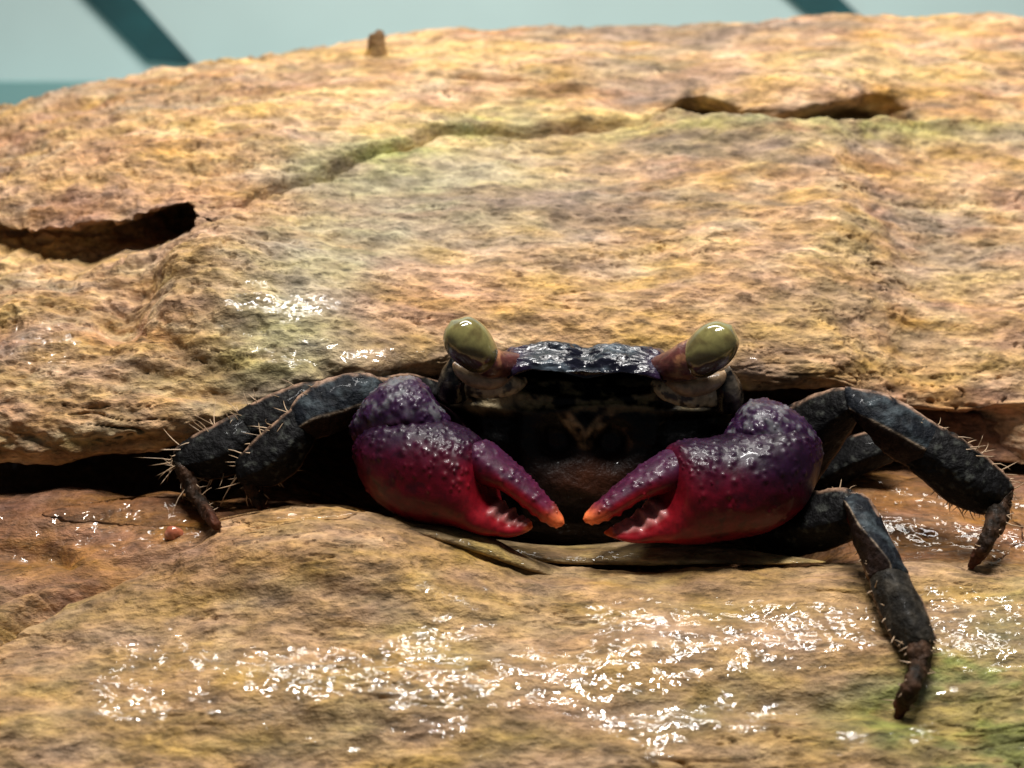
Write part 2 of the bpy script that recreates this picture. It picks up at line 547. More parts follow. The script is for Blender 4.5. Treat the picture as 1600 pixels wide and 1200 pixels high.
# lower lobe: gouges on the left, low swellings
d_n += lower * 0.10 * blob(wx, wy, 480, 860, 160, 40)
gr = seg_side([(-420, 1010), (0, 985), (120, 915), (240, 862), (330, 828)], wx, wy)
d_n -= lower * 0.16 * np.exp(-(gr / 15) ** 2) * 1.4 * sstep(345, 290, wx)
gr2 = seg_side([(-420, 858), (0, 866), (70, 862), (140, 880)], wx, wy)
d_n -= lower * 0.16 * np.exp(-(gr2 / 10) ** 2) * 1.6 * sstep(130, 60, wx)
d_n -= lower * 0.06 * np.exp(-((seg_side([(0, 935), (150, 880), (250, 846)], wx, wy)) / 8) ** 2) * sstep(280, 180, wx)
d_n += lower * 0.05 * blob(wx, wy, 1200, 1010, 420, 60)
d_n += lower * 0.04 * blob(wx, wy, 560, 1050, 300, 50)
d_n -= lower * 0.08 * blob(wx, wy, 1310, 1100, 120, 14)
# general noise, long along the grain
big = fbm(G, (.35, .8, .8), 3, 4.0)
mid = fbm(G, (1.1, 2.4, 2.4), 3, 5.0)
fine = fbm(G, (4.0, 8.5, 8.5), 3, 6.0)
pit = fbm(G, (9, 13, 13), 2, 7.0)
rough_left = upper * sstep(620, 300, PX) + 0.35 * upper
d_n += 0.16 * big + 0.085 * mid * (0.75 + .5 * rough_left)
fine_d = fine * (0.030 + 0.030 * rough_left) + pit * (0.012 + 0.016 * rough_left) - 0.04 * sstep(.20, .42, pit) * rough_left * sstep(620, 520, PY)
ridg = np.abs(fbm(G, (1.2, 9, 9), 2, 8.0))
fine_d += -0.065 * np.exp(-(ridg / 0.02) ** 2) * sstep(0.0, 0.35, fbm(G, (.8, 1.5, 1.5), 2, 9.0))
damp = np.where((VT > 8.0) & (VT < rows_lip - 2), 0.75, 1.0)
qw = fbm(G, (1.3, 2.6, 2.6), 3, 15.0)
band = np.clip(blob(PX, PY, 380, 1060, 120, 38) + blob(PX, PY, 620, 1035, 130, 30) + 1.1 * blob(PX, PY, 1120, 1000, 160, 34) + .8 * blob(PX, PY, 900, 1090, 200, 30) + 1.2 * blob(PX, PY, 1520, 985, 100, 38, .3) + .6 * blob(PX, PY, 180, 1100, 60, 30), 0, 1.2)
kband = .75 * blob(PX, PY, 420, 515, 90, 55) + .95 * blob(PX, PY, 600, 560, 100, 20) + blob(PX, PY, 70, 545, 60, 30) + .7 * blob(PX, PY, 940, 465, 50, 10) + .7 * blob(PX, PY, 1180, 570, 60, 18)
soak = np.clip(lower * sstep(.2, .45, band + 1.1 * qw - .08) * sstep(900, 960, PY) + upper * sstep(.62, .9, kband + 1.0 * qw), 0, 1)
damp = damp * (1 - .0 * soak)
fine_d = fine_d * (1 - .55 * soak)
BASE = G + N * (d_n * damp)[..., None]
BASE[..., 1] += back
W = BASE + N * (fine_d * damp)[..., None]

# --- pigment
c_tan = np.array([.44, .255, .125]); c_pale = np.array([.58, .40, .225]); c_or = np.array([.42, .205, .095])
c_dk = np.array([.20, .105, .045]); c_grey = np.array([.27, .225, .165]); c_green = np.array([.24, .26, .085]); c_sage = np.array([.38, .37, .22])
c_red = np.array([.24, .09, .035])
q1 = fbm(W, (.55, 1.6, 1.6), 4, 11.0); q2 = fbm(W, (1.6, 4.5, 4.5), 4, 12.0); q3 = fbm(W, (.8, 1.8, 1.8), 4, 13.0); q4 = fbm(W, (3, 9, 9), 3, 14.0)
C = np.broadcast_to(c_tan, W.shape).copy()
C = lerp(C, c_or, sstep(-.05, .35, q1) * .75)
C = lerp(C, c_pale, sstep(.0, .4, q2) * .75)
C = lerp(C, c_dk, sstep(.12, .45, -q2 + .25 * q4) * .55)
C = lerp(C, c_dk, sstep(.12, .5, q4) * .35)
C = lerp(C, c_grey, sstep(.08, .4, q3) * .55)
g1 = upper * np.clip(blob(PX, PY, 680, 310, 150, 60, -.1) + .9 * blob(PX, PY, 520, 400, 70, 90, .3) + .6 * blob(PX, PY, 470, 520, 80, 60), 0, 1)
C = lerp(C, np.array([.33, .32, .20]), g1 * sstep(-.5, .2, q3 + .3) * .9)
g2 = upper * np.clip(blob(PX, PY, 1250, 205, 260, 16) + blob(PX, PY, 640, 230, 150, 18, -.3) + .7 * blob(PX, PY, 420, 545, 70, 40) + .6 * blob(PX, PY, 150, 690, 60, 25), 0, 1)
C = lerp(C, c_green * 1.25, g2 * sstep(-.4, .2, q2 + .15) * .7)
g3 = upper * np.clip(blob(PX, PY, 760, 390, 180, 36, -.1) + blob(PX, PY, 1480, 420, 130, 40, .1) + .8 * blob(PX, PY, 960, 290, 90, 20) + .6 * blob(PX, PY, 1000, 120, 110, 14), 0, 1)
C = lerp(C, np.array([.25, .19, .14]), g3 * sstep(-.35, .25, q2 + .1) * .85)
q6 = fbm(W + np.array([0, 0, .15]) * warp[..., None], (.32, 1.0, 1.0), 4, 16.0, .55)
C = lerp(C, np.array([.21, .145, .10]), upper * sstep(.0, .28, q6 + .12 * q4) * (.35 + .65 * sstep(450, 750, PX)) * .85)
C = lerp(C, np.array([.56, .36, .175]), upper * sstep(.08, .35, -q6) * .6)
C = lerp(C, np.array([.50, .29, .125]), upper * np.clip(blob(PX, PY, 1080, 510, 260, 60), 0, 1) * .55)
g4 = upper * np.clip(blob(PX, PY, 700, 470, 130, 36) + blob(PX, PY, 300, 330, 200, 30), 0, 1)
C = lerp(C, np.array([.44, .215, .12]), g4 * .6)
C = lerp(C, np.array([.34, .205, .085]), lower * .62)
lg = (1 - upper) * sstep(.05, .45, blob(PX, PY, 1550, 1110, 130, 75, .0) + .35 * q3) * lower
C = lerp(C, c_green * np.array([.72, .70, .55]), lg * (.35 + .6 * sstep(-.15, .2, q2)))
C = lerp(C, np.array([.17, .14, .055]), lower * blob(PX, PY, 1120, 1140, 260, 45) * sstep(-.2, .35, q3 + .1) * .8)
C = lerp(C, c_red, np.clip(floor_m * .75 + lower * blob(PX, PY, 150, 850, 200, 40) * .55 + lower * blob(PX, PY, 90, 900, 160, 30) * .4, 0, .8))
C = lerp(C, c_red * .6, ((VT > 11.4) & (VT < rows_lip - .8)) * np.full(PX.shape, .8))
# --- wet places
wet = np.clip(soak + floor_m + lower * .15, 0, 1)

log = bpy.data.objects.new('driftwood_log', None)
col.objects.link(log)
log.location = (0, 0.02, -0.08)
PINV['driftwood_log'] = __import__('mathutils').Matrix.Translation((0, -0.02, 0.08))
log['label'] = 'weathered tan driftwood log with a dark crevice that holds the crab'
log['category'] = 'log'
ff = grid_faces(NU, NV)
nn = np.cross(W[1:, :-1] - W[:-1, :-1], W[:-1, 1:] - W[:-1, :-1])
if (nn[int(NV * .15), NU // 2] @ np.array([0, -1, .5])) > 0:
    ff = ff[:, ::-1]
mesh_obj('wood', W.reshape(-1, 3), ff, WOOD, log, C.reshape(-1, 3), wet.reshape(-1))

def surf(px, py, vlo=2.5, vhi=9.0):
    """3-D point of the wood that shows at (px,py), within a band of rows"""
    m = (VT > vlo) & (VT < vhi)
    X, Yp = proj(W)
    d = np.where(m, (X - px) ** 2 + (Yp - py) ** 2, 1e12)
    i = np.unravel_index(np.argmin(d), d.shape)
    return W[i], N[i]

# thin curved bark layers along the lip under the claws
def sliver(pts, rad, flat=1.0, tint=(.30, .20, .085)):
    L = Tube([P(*p) for p in pts], rad, 90, 16, flat)
    L.displace(.012 * fbm(L.g, (2, 8, 8), 3, 21.0))
    q = fbm(L.g, (1.5, 10, 10), 3, 22.0)
    c = lerp(np.broadcast_to(np.array(tint), L.g.shape), np.array([.14, .08, .035]), sstep(0, .4, q))
    L.build('bark_layer', WOOD, log, c, np.full(L.nv * L.nu + 2, .35))
sliver([(630, 822, -.60), (700, 836, -.62), (760, 853, -.62), (815, 876, -.62), (880, 896, -.60), (970, 900, -.56)], [.015, .045, .055, .04, .03, .003], 3.0, (.34, .22, .10))
sliver([(690, 836, -.30), (790, 856, -.28), (880, 866, -.28), (1000, 864, -.30), (1110, 864, -.34), (1180, 872, -.42), (1290, 878, -.55)], [.02, .035, .045, .06, .055, .035, .003], 4.0, (.36, .24, .11))

# water films: smooth skins a hair above the base shape, the grain pokes through
def film(name, mask, lift, label, cat='water film'):
    F = BASE + N * (np.full(PX.shape, 0.0) + lift - 0.2 * (1 - mask))[..., None]
    keep = mask > .35
    k = keep[:-1, :-1] & keep[1:, :-1] & keep[:-1, 1:] & keep[1:, 1:]
    fsel = ff.reshape(NV - 1, NU - 1, 4)[k]
    used, inv = np.unique(fsel, return_inverse=True)
    o = mesh_obj(name, F.reshape(-1, 3)[used], inv.reshape(-1, 4), WATER)
    o['label'] = label; o['category'] = cat; o['group'] = 'water lying on the log'
m_r = sstep(.25, .45, blob(PX, PY, 1470, 815, 100, 50) + .3 * q3) * (VT > 6.5) * (VT < 12)
film('water_film', m_r, .02, 'small puddle on the reddish shelf between the two right legs')
m_l = sstep(.25, .45, blob(PX, PY, 330, 805, 190, 16) + .25 * q3) * (VT > 6.5) * (VT < 12)
film('water_film', m_l, .02, 'narrow trickle of water at the foot of the left legs')
# small things on the wood
p, n = surf(272, 838, 2.5, 9.5)
t = Tube([p + n * .00 + np.array([dx, 0, dz]) for dx, dz in ((-.075, -.03), (-.04, .0), (0, .015), (.04, .01), (.08, -.02))], [.005, .045, .065, .05, .005], 40, 32)
t.displace(.02 * fbm(t.g, (12, 12, 12), 3, 31.))
cc = lerp(np.broadcast_to(np.array([.33, .10, .05]), t.g.shape), np.array([.5, .25, .15]), sstep(-.1, .3, fbm(t.g, 9, 3, 30.)))
o = t.build('seed_bead', EYE, None, cc)
o['label'] = 'shiny reddish brown bead lying at the left leg tip'; o['category'] = 'bead'
p = P(588, 64, 5.0)
t = Tube([p + np.array([.0, 0, -.22]), p + np.array([0, 0, -.1]), p, p + np.array([.01, 0, .08]), p + np.array([.0, 0, .12])], [.15, .11, .095, .08, .005], 24, 20)
t.displace(.03 * fbm(t.g, (5, 5, 5), 3, 77.))
t.build('knob', WOOD, log, np.broadcast_to(np.array([.24, .13, .05]), t.g.shape), np.zeros(t.nv * t.nu + 2))

# ------------------------------------------------------------------ the crab
crab = bpy.data.objects.new('crab', None)
col.objects.link(crab)
cb0 = P(920, 800, .6)
crab.location = cb0 * S
PINV['crab'] = __import__('mathutils').Matrix.Translation(-Vector(cb0 * S))
crab['label'] = 'dark crab with purple red claws and olive eyes sitting in the crevice'
crab['category'] = 'crab'

k_black = np.array([.0035, .0032, .0034]); k_blue = np.array([.006, .0075, .0105]); k_gb = np.array([.038, .048, .054]); k_tan = np.array([.38, .25, .12])
k_brown = np.array([.10, .038, .018])

# --- body (underside and face): rings across, left to right
xs = [703, 712, 740, 800, 860, 920, 980, 1040, 1100, 1132, 1142]
tp = [630, 588, 572, 570, 576, 578, 578, 574, 576, 592, 630]
bt = [690, 740, 790, 822, 835, 838, 835, 824, 796, 744, 690]
L = Loft([(x, y, 1.05) for x, y in zip(xs, tp)], [(x, y, .95) for x, y in zip(xs, bt)],
         [.25, .5, .66, .74, .78, .78, .78, .74, .66, .5, .25], 260, 200, 2.8)
BX, BY = proj(L.g)
fr = L.front > 0
bd = .03 * fbm(L.g, (4, 4, 7), 3, 40.)
# mouth: two dark hollows beside a pale fork, plates below, ridges under the front
hole = blob(BX, BY, 872, 688, 21, 22) + blob(BX, BY, 956, 690, 22, 23)
bd = bd - .16 * np.clip(hole * 1.3, 0, 1)
bd += .07 * blob(BX, BY, 915, 672, 14, 20) + .04 * blob(BX, BY, 915, 760, 50, 45)
for k, yy in enumerate((606, 622, 640)):
    bd += .035 * np.exp(-((BY - yy - 5 * np.sin(BX / 37. + k * 2)) / 4.) ** 2)
bd += .08 * np.exp(-((BY - 622) / 10) ** 2) * sstep(90, 150, np.abs(BX - 920))
bd -= .10 * sstep(640, 652, BY) * sstep(100, 130, np.abs(BX - 920))
L.displace(np.where(fr, bd, .02 * bd))
q = fbm(L.g, (5, 5, 8), 4, 41.); q5 = fbm(L.g, (9, 9, 14), 3, 42.)
c = np.broadcast_to(k_black * .6, L.g.shape).copy()
top_m = sstep(652, 630, BY) * fr
c = lerp(c, np.array([.34, .26, .13]), top_m * sstep(-.02, .2, q) * .85)
side = sstep(95, 150, np.abs(BX - 922)) * sstep(648, 632, BY)
c = lerp(c, np.array([.36, .28, .16]), side * sstep(-.3, .1, q) * .95)
c = lerp(c, k_black, side * sstep(.15, .3, q5) * .9)
yfork = np.minimum(np.abs((BY - 650) - 1.0 * np.abs(BX - 915)) + 8 * (np.abs(BX - 915) > 40), 40)
fork = sstep(15, 5, np.abs(np.abs(BX - 915) - np.maximum((690 - BY) * .75, 0) * 1.0)) * sstep(638, 652, BY) * sstep(705, 690, BY)
c = lerp(c, np.array([.80, .54, .28]), fork * fr * sstep(-.3, .2, q) * .9)
ring = np.exp(-((np.hypot(BX - 956, BY - 690) - 30) / 5.) ** 2) * (BX > 956)
c = lerp(c, np.array([.30, .17, .09]), ring * fr * sstep(-.1, .2, q) * .6)
c = lerp(c, np.array([.06, .018, .007]), blob(BX, BY, 922, 745, 45, 24) * fr * .9)
c = lerp(c, k_black * .6, np.clip(hole, 0, 1) * .95)
L.build('body', FACE, crab, c)

# --- carapace: profile in depth/height for every x, front lobes in the middle, eye notches beside
NX, NP = 240, 170
cx = np.linspace(704, 1142, NX)
ftop = np.interp(cx, [704, 720, 745, 778, 800, 830, 860, 890, 915, 940, 970, 1010, 1040, 1060, 1090, 1125, 1142],
                 [574, 580, 582, 556, 544, 537, 533, 535, 541, 538, 538, 543, 551, 566, 590, 590, 584])
fbot = np.interp(cx, [704, 720, 745, 785, 812, 830, 870, 900, 915, 930, 970, 1010, 1034, 1050, 1085, 1125, 1142],
                 [592, 602, 605, 596, 579, 576, 580, 587, 590, 588, 582, 585, 593, 600, 610, 610, 602])
fY = np.interp(cx, [704, 715, 745, 780, 800, 1030, 1050, 1090, 1130, 1142], [.22, .30, .50, .30, .02, .02, .30, .50, .30, .22])
sm = np.hanning(9); sm /= sm.sum()
ftop, fbot, fY = [np.convolve(np.pad(a, 4, mode='edge'), sm, 'valid') for a in (ftop, fbot, fY)]
bot = P(cx, fbot, fY + .02); topp = P(cx, ftop, fY + .30)
midp = (bot * .45 + topp * .55) + np.array([0, -.035, .01])
xm = (topp[:, 0] - topp[:, 0].mean()) / (np.ptp(topp[:, 0]) / 2)
def off(p, y, z, sx=1.0):
    r = p.copy(); r[:, 1] += y; r[:, 2] += z
    r[:, 0] = topp[:, 0].mean() + (r[:, 0] - topp[:, 0].mean()) * sx
    return r
tz = topp[:, 2]
flatz = np.full(NX, np.max(tz)) - .02 - .10 * np.abs(xm) ** 3
b1 = off(topp, .22, 0); b1[:, 2] = np.minimum(tz - .045, flatz - .10)
b2 = off(topp, .75, 0); b2[:, 2] = flatz - .42
b3 = off(topp, 1.35, 0, .9); b3[:, 2] = flatz - .75
b4 = off(topp, 1.75, 0, .75); b4[:, 2] = flatz - 1.05
b5 = off(topp, 1.3, 0, .8); b5[:, 2] = flatz - 1.15
b6 = off(bot, .5, .03)
b7 = off(bot, .12, .02)
prof = np.array([b7, bot, midp, topp, b1, b2, b3, b4, b5, b6])
tt = np.concatenate([np.linspace(0, 4, 120, endpoint=False), np.linspace(4, 9, NP - 120)])
CG = catmull(prof, tt)                         # (NP, NX, 3)
CN = grid_normals(CG, False)
if CN[60, NX // 2] @ np.array([0, -1, .3]) < 0:
    CN = -CN
AX, AY = proj(CG)
cdp = .05 * fbm(CG, (2.2, 5, 5), 3, 50.) + .03 * np.abs(fbm(CG, (6, 10, 10), 3, 51.)) - .05 * blob(AX, AY, 915, 560, 18, 30)
edge = sstep(0, .25, tt)[:, None] * sstep(9, 8.5, tt)[:, None]
CG2 = CG + CN * (cdp * edge)[..., None]
q = fbm(CG2, (3, 7, 7), 4, 52.)
cc = np.broadcast_to(np.array([.006, .006, .012]), CG2.shape).copy()
cc = lerp(cc, np.array([.075, .095, .115]), sstep(.0, .35, q) * .8)
cc = lerp(cc, np.array([.035, .010, .045]), sstep(70, 130, np.abs(AX - 915)) * .6)
orb = sstep(120, 150, np.abs(AX - 918))
cc = lerp(cc, np.array([.035, .03, .025]), orb * .8)
fc = grid_faces(NX, NP)
nn = np.cross(CG[1:, :-1] - CG[:-1, :-1], CG[:-1, 1:] - CG[:-1, :-1])
if nn[60, NX // 2] @ np.array([0, -1, .3]) > 0:
    fc = fc[:, ::-1]
mesh_obj('carapace', CG2.reshape(-1, 3), fc, CARA, crab, cc.reshape(-1, 3))

# corner teeth of the carapace
for x, y, dx in ((709, 585, -4), (1136, 600, 4)):
    t = Tube([P(x, y + 26, .34), P(x, y, .26), P(x + dx * .4, y - 16, .22), P(x + dx, y - 27, .2)], [.14, .11, .055, .004], 24, 16, 1.2)
    cc = lerp(np.broadcast_to(k_black * 1.5, t.g.shape), np.array([.10, .08, .06]), sstep(0, .3, fbm(t.g, 8, 3, 55.)))
    t.build('corner_tooth', CARA, crab, cc)

# --- eyes and stalks, pale socket skin below
def px_tube(pts, rads, **kw):
    return Tube([P(*p) for p in pts], [r / 200. for r in rads], **kw)
def eye(stalk, srad, bulb, brad, sock, srads, seed):
    t = px_tube(stalk, srad, nv=50, nu=32)
    q = fbm(t.g, (12, 12, 12), 3, seed)
    c = lerp(np.broadcast_to(np.array([.085, .022, .018]), t.g.shape), np.array([.30, .13, .06]), sstep(-.05, .3, q) * sstep(.35, .8, t.s))
    st = t.build('eye_stalk', STALK, crab, c)
    t = px_tube(bulb, brad, nv=70, nu=48)
    q = fbm(t.g, (9, 9, 9), 4, seed + 1)
    c = lerp(np.broadcast_to(np.array([.20, .175, .060]), t.g.shape), np.array([.085, .06, .022]), sstep(-.1, .35, q) * .7)
    c = lerp(c, np.array([.05, .03, .012]), sstep(.2, .55, -t.front * 0 + blob(*proj(t.g), *dark[0], *dark[1])) * .8)
    c = lerp(c, np.array([.30, .17, .08]), sstep(.17, .10, t.s))
    t.build('eye', EYE, crab, c)
    t = px_tube(sock, srads, nv=40, nu=24)
    q = fbm(t.g, (10, 10, 10), 3, seed + 2)
    c = lerp(np.broadcast_to(np.array([.42, .27, .145]), t.g.shape), np.array([.20, .10, .05]), sstep(0, .35, q) * .7)
    t.build('eye_socket', STALK, crab, c)
for pts, rr in (([(703, 594, .30), (712, 598, .22), (738, 604, .14), (772, 607, .10), (802, 604, .12), (822, 596, .2)], [6, 17, 19, 18, 15, 5]),
                ([(1143, 608, .30), (1134, 612, .22), (1106, 620, .14), (1070, 619, .10), (1038, 611, .12), (1018, 600, .2)], [6, 18, 20, 19, 15, 5])):
    t = px_tube([(a, b - 2, y + .09) for a, b, y in pts], rr, nv=110, nu=44, flat=.55)
    t.displace(.012 * fbm(t.g, (8, 8, 8), 3, 58.))
    q = fbm(t.g, (13, 13, 13), 3, 57.)
    c = lerp(np.broadcast_to(np.array([.52, .40, .22]), t.g.shape), np.array([.02, .016, .012]), sstep(-.05, .22, q) * .92)
    t.build('cheek_plate', STALK, crab, c)
dark = ((728, 562), (26, 14))
eye([(830, 566, .30), (800, 568, .18), (780, 569, .10), (766, 566, .05), (754, 559, .02)], [11, 18, 22, 25, 24],
    [(766, 577, .04), (757, 565, .02), (745, 550, -.01), (731, 534, -.03), (719, 519, -.04), (710, 508, -.04), (705, 501, -.04)], [12, 26, 33, 36, 32, 22, 1],
    [(702, 563, .22), (722, 580, .16), (745, 592, .12), (775, 594, .12), (800, 585, .2)], [2, 12, 15, 14, 4], 60.)
dark = ((1100, 572), (24, 16))
eye([(1005, 574, .30), (1034, 573, .18), (1056, 570, .10), (1074, 564, .06), (1090, 556, .03)], [11, 20, 27, 31, 30],
    [(1072, 580, .06), (1084, 569, .03), (1099, 555, .0), (1115, 540, -.02), (1128, 526, -.03), (1137, 515, -.03), (1143, 508, -.03)], [12, 28, 34, 36, 32, 22, 1],
    [(1140, 578, .24), (1122, 592, .18), (1098, 602, .14), (1068, 604, .12), (1040, 596, .2)], [2, 12, 16, 15, 4], 64.)

# --- claws
def claw_paint(L, tipmask, seed, splitline):
    X, Yp = proj(L.g)
    q = fbm(L.g, (4, 4, 4), 4, seed); q2 = fbm(L.g, (10, 10, 10), 3, seed + 1)
    h = (Yp - splitline(X)) / 45. + .35 * q
    pur = np.array([.014, .0025, .014]); red = np.array([.10, .0016, .008])
    c = lerp(np.broadcast_to(pur, L.g.shape), red, sstep(-.9, 1.1, h))
    c = lerp(c, np.array([.006, .002, .006]), sstep(.12, .4, q2) * .55 * (1 - tipmask[1]))
    c = lerp(c, np.array([.30, .008, .014]), np.clip(tipmask[0], 0, 1) * (1 - .3 * sstep(.1, .4, q2)))
    c = lerp(c, np.array([.85, .20, .06]), np.clip(tipmask[1] + .25 * q2 * (tipmask[1] > .05), 0, 1))
    return c

def make_claw(palm_t, palm_b, palm_th, fin_t, fin_b, fin_th, wrist_t, wrist_b, wrist_th, arm, armr, split, tipx, sgn, seed):
    # palm with the fixed finger
    L = Loft(palm_t, palm_b, palm_th, 300, 190, 2.25)
    X, Yp = proj(L.g)
    d = granules(L, 300, .0165, .014, np.clip(L.up + .15, .015, 1) * (L.front > -.3) * sstep(.60, .42, L.s) * sstep(.0, .06, L.s), seed)
    d += .020 * fbm(L.g, (3, 3, 3), 3, seed + 3.)
    # teeth on the inner edge of the fixed finger
    for k, (s0, a) in enumerate(((.705, .04), (.775, .055), (.85, .035), (.90, .025), (.945, .02))):
        d += a * np.exp(-((L.s - s0) / .022) ** 2) * np.exp(-((L.up - 1) / .30) ** 2)
    L.displace(d)
    tip = (sstep(.45, .75, L.s), sstep(.90, 1.0, L.s) * .8)
    c = claw_paint(L, (tip[0] * .8, tip[1]), seed + 5., split)
    teeth = sstep(.60, .92, L.up) * sstep(.67, .70, L.s) * sstep(.97, .94, L.s)
    c = lerp(c, np.array([.55, .24, .22]), teeth * .75)
    palm = L.build('claw', CLAW, crab, c)
    # movable finger
    L = Loft(fin_t, fin_b, fin_th, 200, 110, 2.2)
    d = granules(L, 80, .017, .011, np.clip(L.up + .1, .02, 1) * sstep(.85, .6, L.s), seed + 1)
    for k, (s0, a) in enumerate(((.50, .012), (.60, .014), (.70, .012), (.80, .012), (.88, .01))):
        d += a * np.exp(-((L.s - s0) / .03) ** 2) * np.exp(-((L.up + 1) / .3) ** 2)
    L.displace(d)
    tm = sstep(.62, .92, L.s)
    c = claw_paint(L, (sstep(.15, .5, L.s) * sstep(.6, -.3, L.up) * .95 + .6 * sstep(.45, .8, L.s), tm), seed + 7., lambda x: split(x) - 10)
    c = lerp(c, np.array([.045, .010, .034]), sstep(.0, .6, L.up) * (1 - tm) * .7)
    L.build('movable_finger', CLAW, palm, c)
    # wrist
    L = Loft(wrist_t, wrist_b, wrist_th, 170, 130, 2.2)
    d = granules(L, 300, .022, .015, np.clip(L.up + .3, .03, 1) * (L.front > -.4), seed + 2)
    d += .02 * fbm(L.g, (4, 4, 4), 3, seed + 9.)
    L.displace(d)
    q = fbm(L.g, (9, 9, 9), 3, seed + 10.)
    c = lerp(np.broadcast_to(np.array([.022, .006, .026]), L.g.shape), np.array([.10, .095, .105]), sstep(-.05, .3, q) * sstep(-.1, .7, L.up))
    c = lerp(c, np.array([.11, .022, .022]), sstep(.2, -.7, L.up))
    L.build('wrist', CLAW, palm, c)
    # upper arm back to the body
    L = Tube([P(*a) for a in arm], armr, 40, 32)
    c = lerp(np.broadcast_to(k_black, L.g.shape), np.array([.04, .012, .02]), sstep(0, .3, fbm(L.g, 6, 3, seed + 11.)))
    L.build('upper_arm', LEG, palm, c)

# left claw in the picture
make_claw(
    [(566, 700, -.05), (574, 676, -.12), (600, 655, -.2), (650, 655, -.3), (700, 662, -.36), (738, 684, -.42), (752, 716, -.46), (762, 772, -.5), (783, 796, -.54), (803, 811, -.58), (821, 818, -.62), (829, 822, -.64)],
    [(570, 716, -.05), (580, 742, -.12), (600, 778, -.2), (642, 806, -.3), (690, 818, -.36), (716, 822, -.42), (738, 826, -.46), (762, 830, -.5), (786, 833, -.54), (806, 834, -.58), (822, 831, -.62), (830, 825, -.64)],
    [.06, .16, .30, .38, .40, .38, .34, .26, .18, .14, .09, .02],
    [(742, 690, -.42), (762, 692, -.45), (790, 716, -.50), (820, 742, -.55), (848, 770, -.60), (868, 792, -.64), (879, 808, -.67), (882, 818, -.68)],
    [(738, 742, -.42), (758, 757, -.45), (786, 763, -.50), (810, 780, -.55), (830, 798, -.60), (850, 814, -.64), (868, 823, -.67), (877, 823, -.68)],
    [.15, .20, .19, .165, .14, .11, .07, .015],
    [(563, 662, .05), (572, 630, .0), (598, 602, -.05), (636, 592, -.08), (664, 606, -.1), (684, 634, -.1), (696, 654, -.08)],
    [(568, 684, .05), (578, 698, .0), (604, 700, -.05), (640, 694, -.08), (668, 690, -.1), (688, 682, -.1), (698, 668, -.08)],
    [.06, .2, .3, .33, .3, .2, .05],
    [(620, 650, .1), (660, 680, .35), (720, 720, .7), (790, 740, 1.0)], [.25, .30, .32, .3],
    lambda x: np.interp(x, [560, 700, 900], [715, 712, 745]), 880, 1, 70)
# right claw in the picture
make_claw(
    [(1263, 706, -.05), (1258, 680, -.12), (1230, 664, -.2), (1180, 672, -.3), (1120, 686, -.36), (1074, 690, -.42), (1050, 706, -.46), (1038, 768, -.5), (1021, 797, -.54), (996, 816, -.58), (966, 826, -.62), (948, 831, -.64)],
    [(1262, 726, -.05), (1254, 758, -.12), (1232, 794, -.2), (1190, 824, -.3), (1140, 838, -.36), (1096, 845, -.42), (1062, 846, -.46), (1030, 845, -.5), (1004, 844, -.54), (980, 842, -.58), (958, 839, -.62), (944, 834, -.64)],
    [.06, .16, .30, .38, .40, .38, .34, .26, .18, .14, .09, .02],
    [(1058, 700, -.42), (1040, 708, -.45), (1012, 726, -.50), (980, 748, -.55), (950, 772, -.60), (928, 790, -.64), (916, 802, -.67), (911, 811, -.68)],
    [(1066, 752, -.42), (1046, 766, -.45), (1018, 772, -.50), (992, 783, -.55), (968, 799, -.60), (946, 812, -.64), (926, 818, -.67), (915, 817, -.68)],
    [.15, .20, .19, .165, .14, .11, .07, .015],
    [(1266, 700, .05), (1260, 668, .0), (1236, 640, -.05), (1198, 627, -.08), (1166, 637, -.1), (1144, 662, -.1), (1130, 684, -.08)],
    [(1264, 724, .05), (1254, 738, .0), (1230, 738, -.05), (1194, 730, -.08), (1164, 720, -.1), (1144, 708, -.1), (1132, 696, -.08)],
    [.06, .2, .3, .33, .3, .2, .05],
    [(1210, 690, .1), (1170, 710, .35), (1120, 730, .7), (1050, 740, 1.0)], [.25, .30, .32, .3],
    lambda x: np.interp(x, [900, 1100, 1265], [760, 742, 775]), 912, -1, 90)

# --- walking legs
def hair_mesh(list_, parent):
    V, F = [], []
    for (p, d, ln, r, bend) in list_:
        d = d / np.linalg.norm(d)
        a = np.cross(d, [0.3, 1, .2]); a /= np.linalg.norm(a); b = np.cross(d, a)
        n0 = len(V)
        for k, (t, rr) in enumerate(((0, 1), (.4, .8), (.75, .5))):
            c = p + d * ln * t + bend * ln * t * t
            for m in range(4):
                an = m * np.pi / 2
                V.append(c + (a * math.cos(an) + b * math.sin(an)) * r * rr)
        V.append(p + d * ln + bend * ln)
        for k in range(2):
            for m in range(4):
                m2 = (m + 1) % 4
                F.append((n0 + k * 4 + m, n0 + k * 4 + m2, n0 + k * 4 + 4 + m2, n0 + k * 4 + 4 + m))
        for m in range(4):
            F.append((n0 + 8 + m, n0 + 8 + (m + 1) % 4, n0 + 12))
    V = np.array(V)
    c = np.broadcast_to(np.array([.40, .27, .16]), V.shape)
    o = mesh_obj('bristles', V, F, HAIR, parent, c)
    o['kind'] = 'stuff'

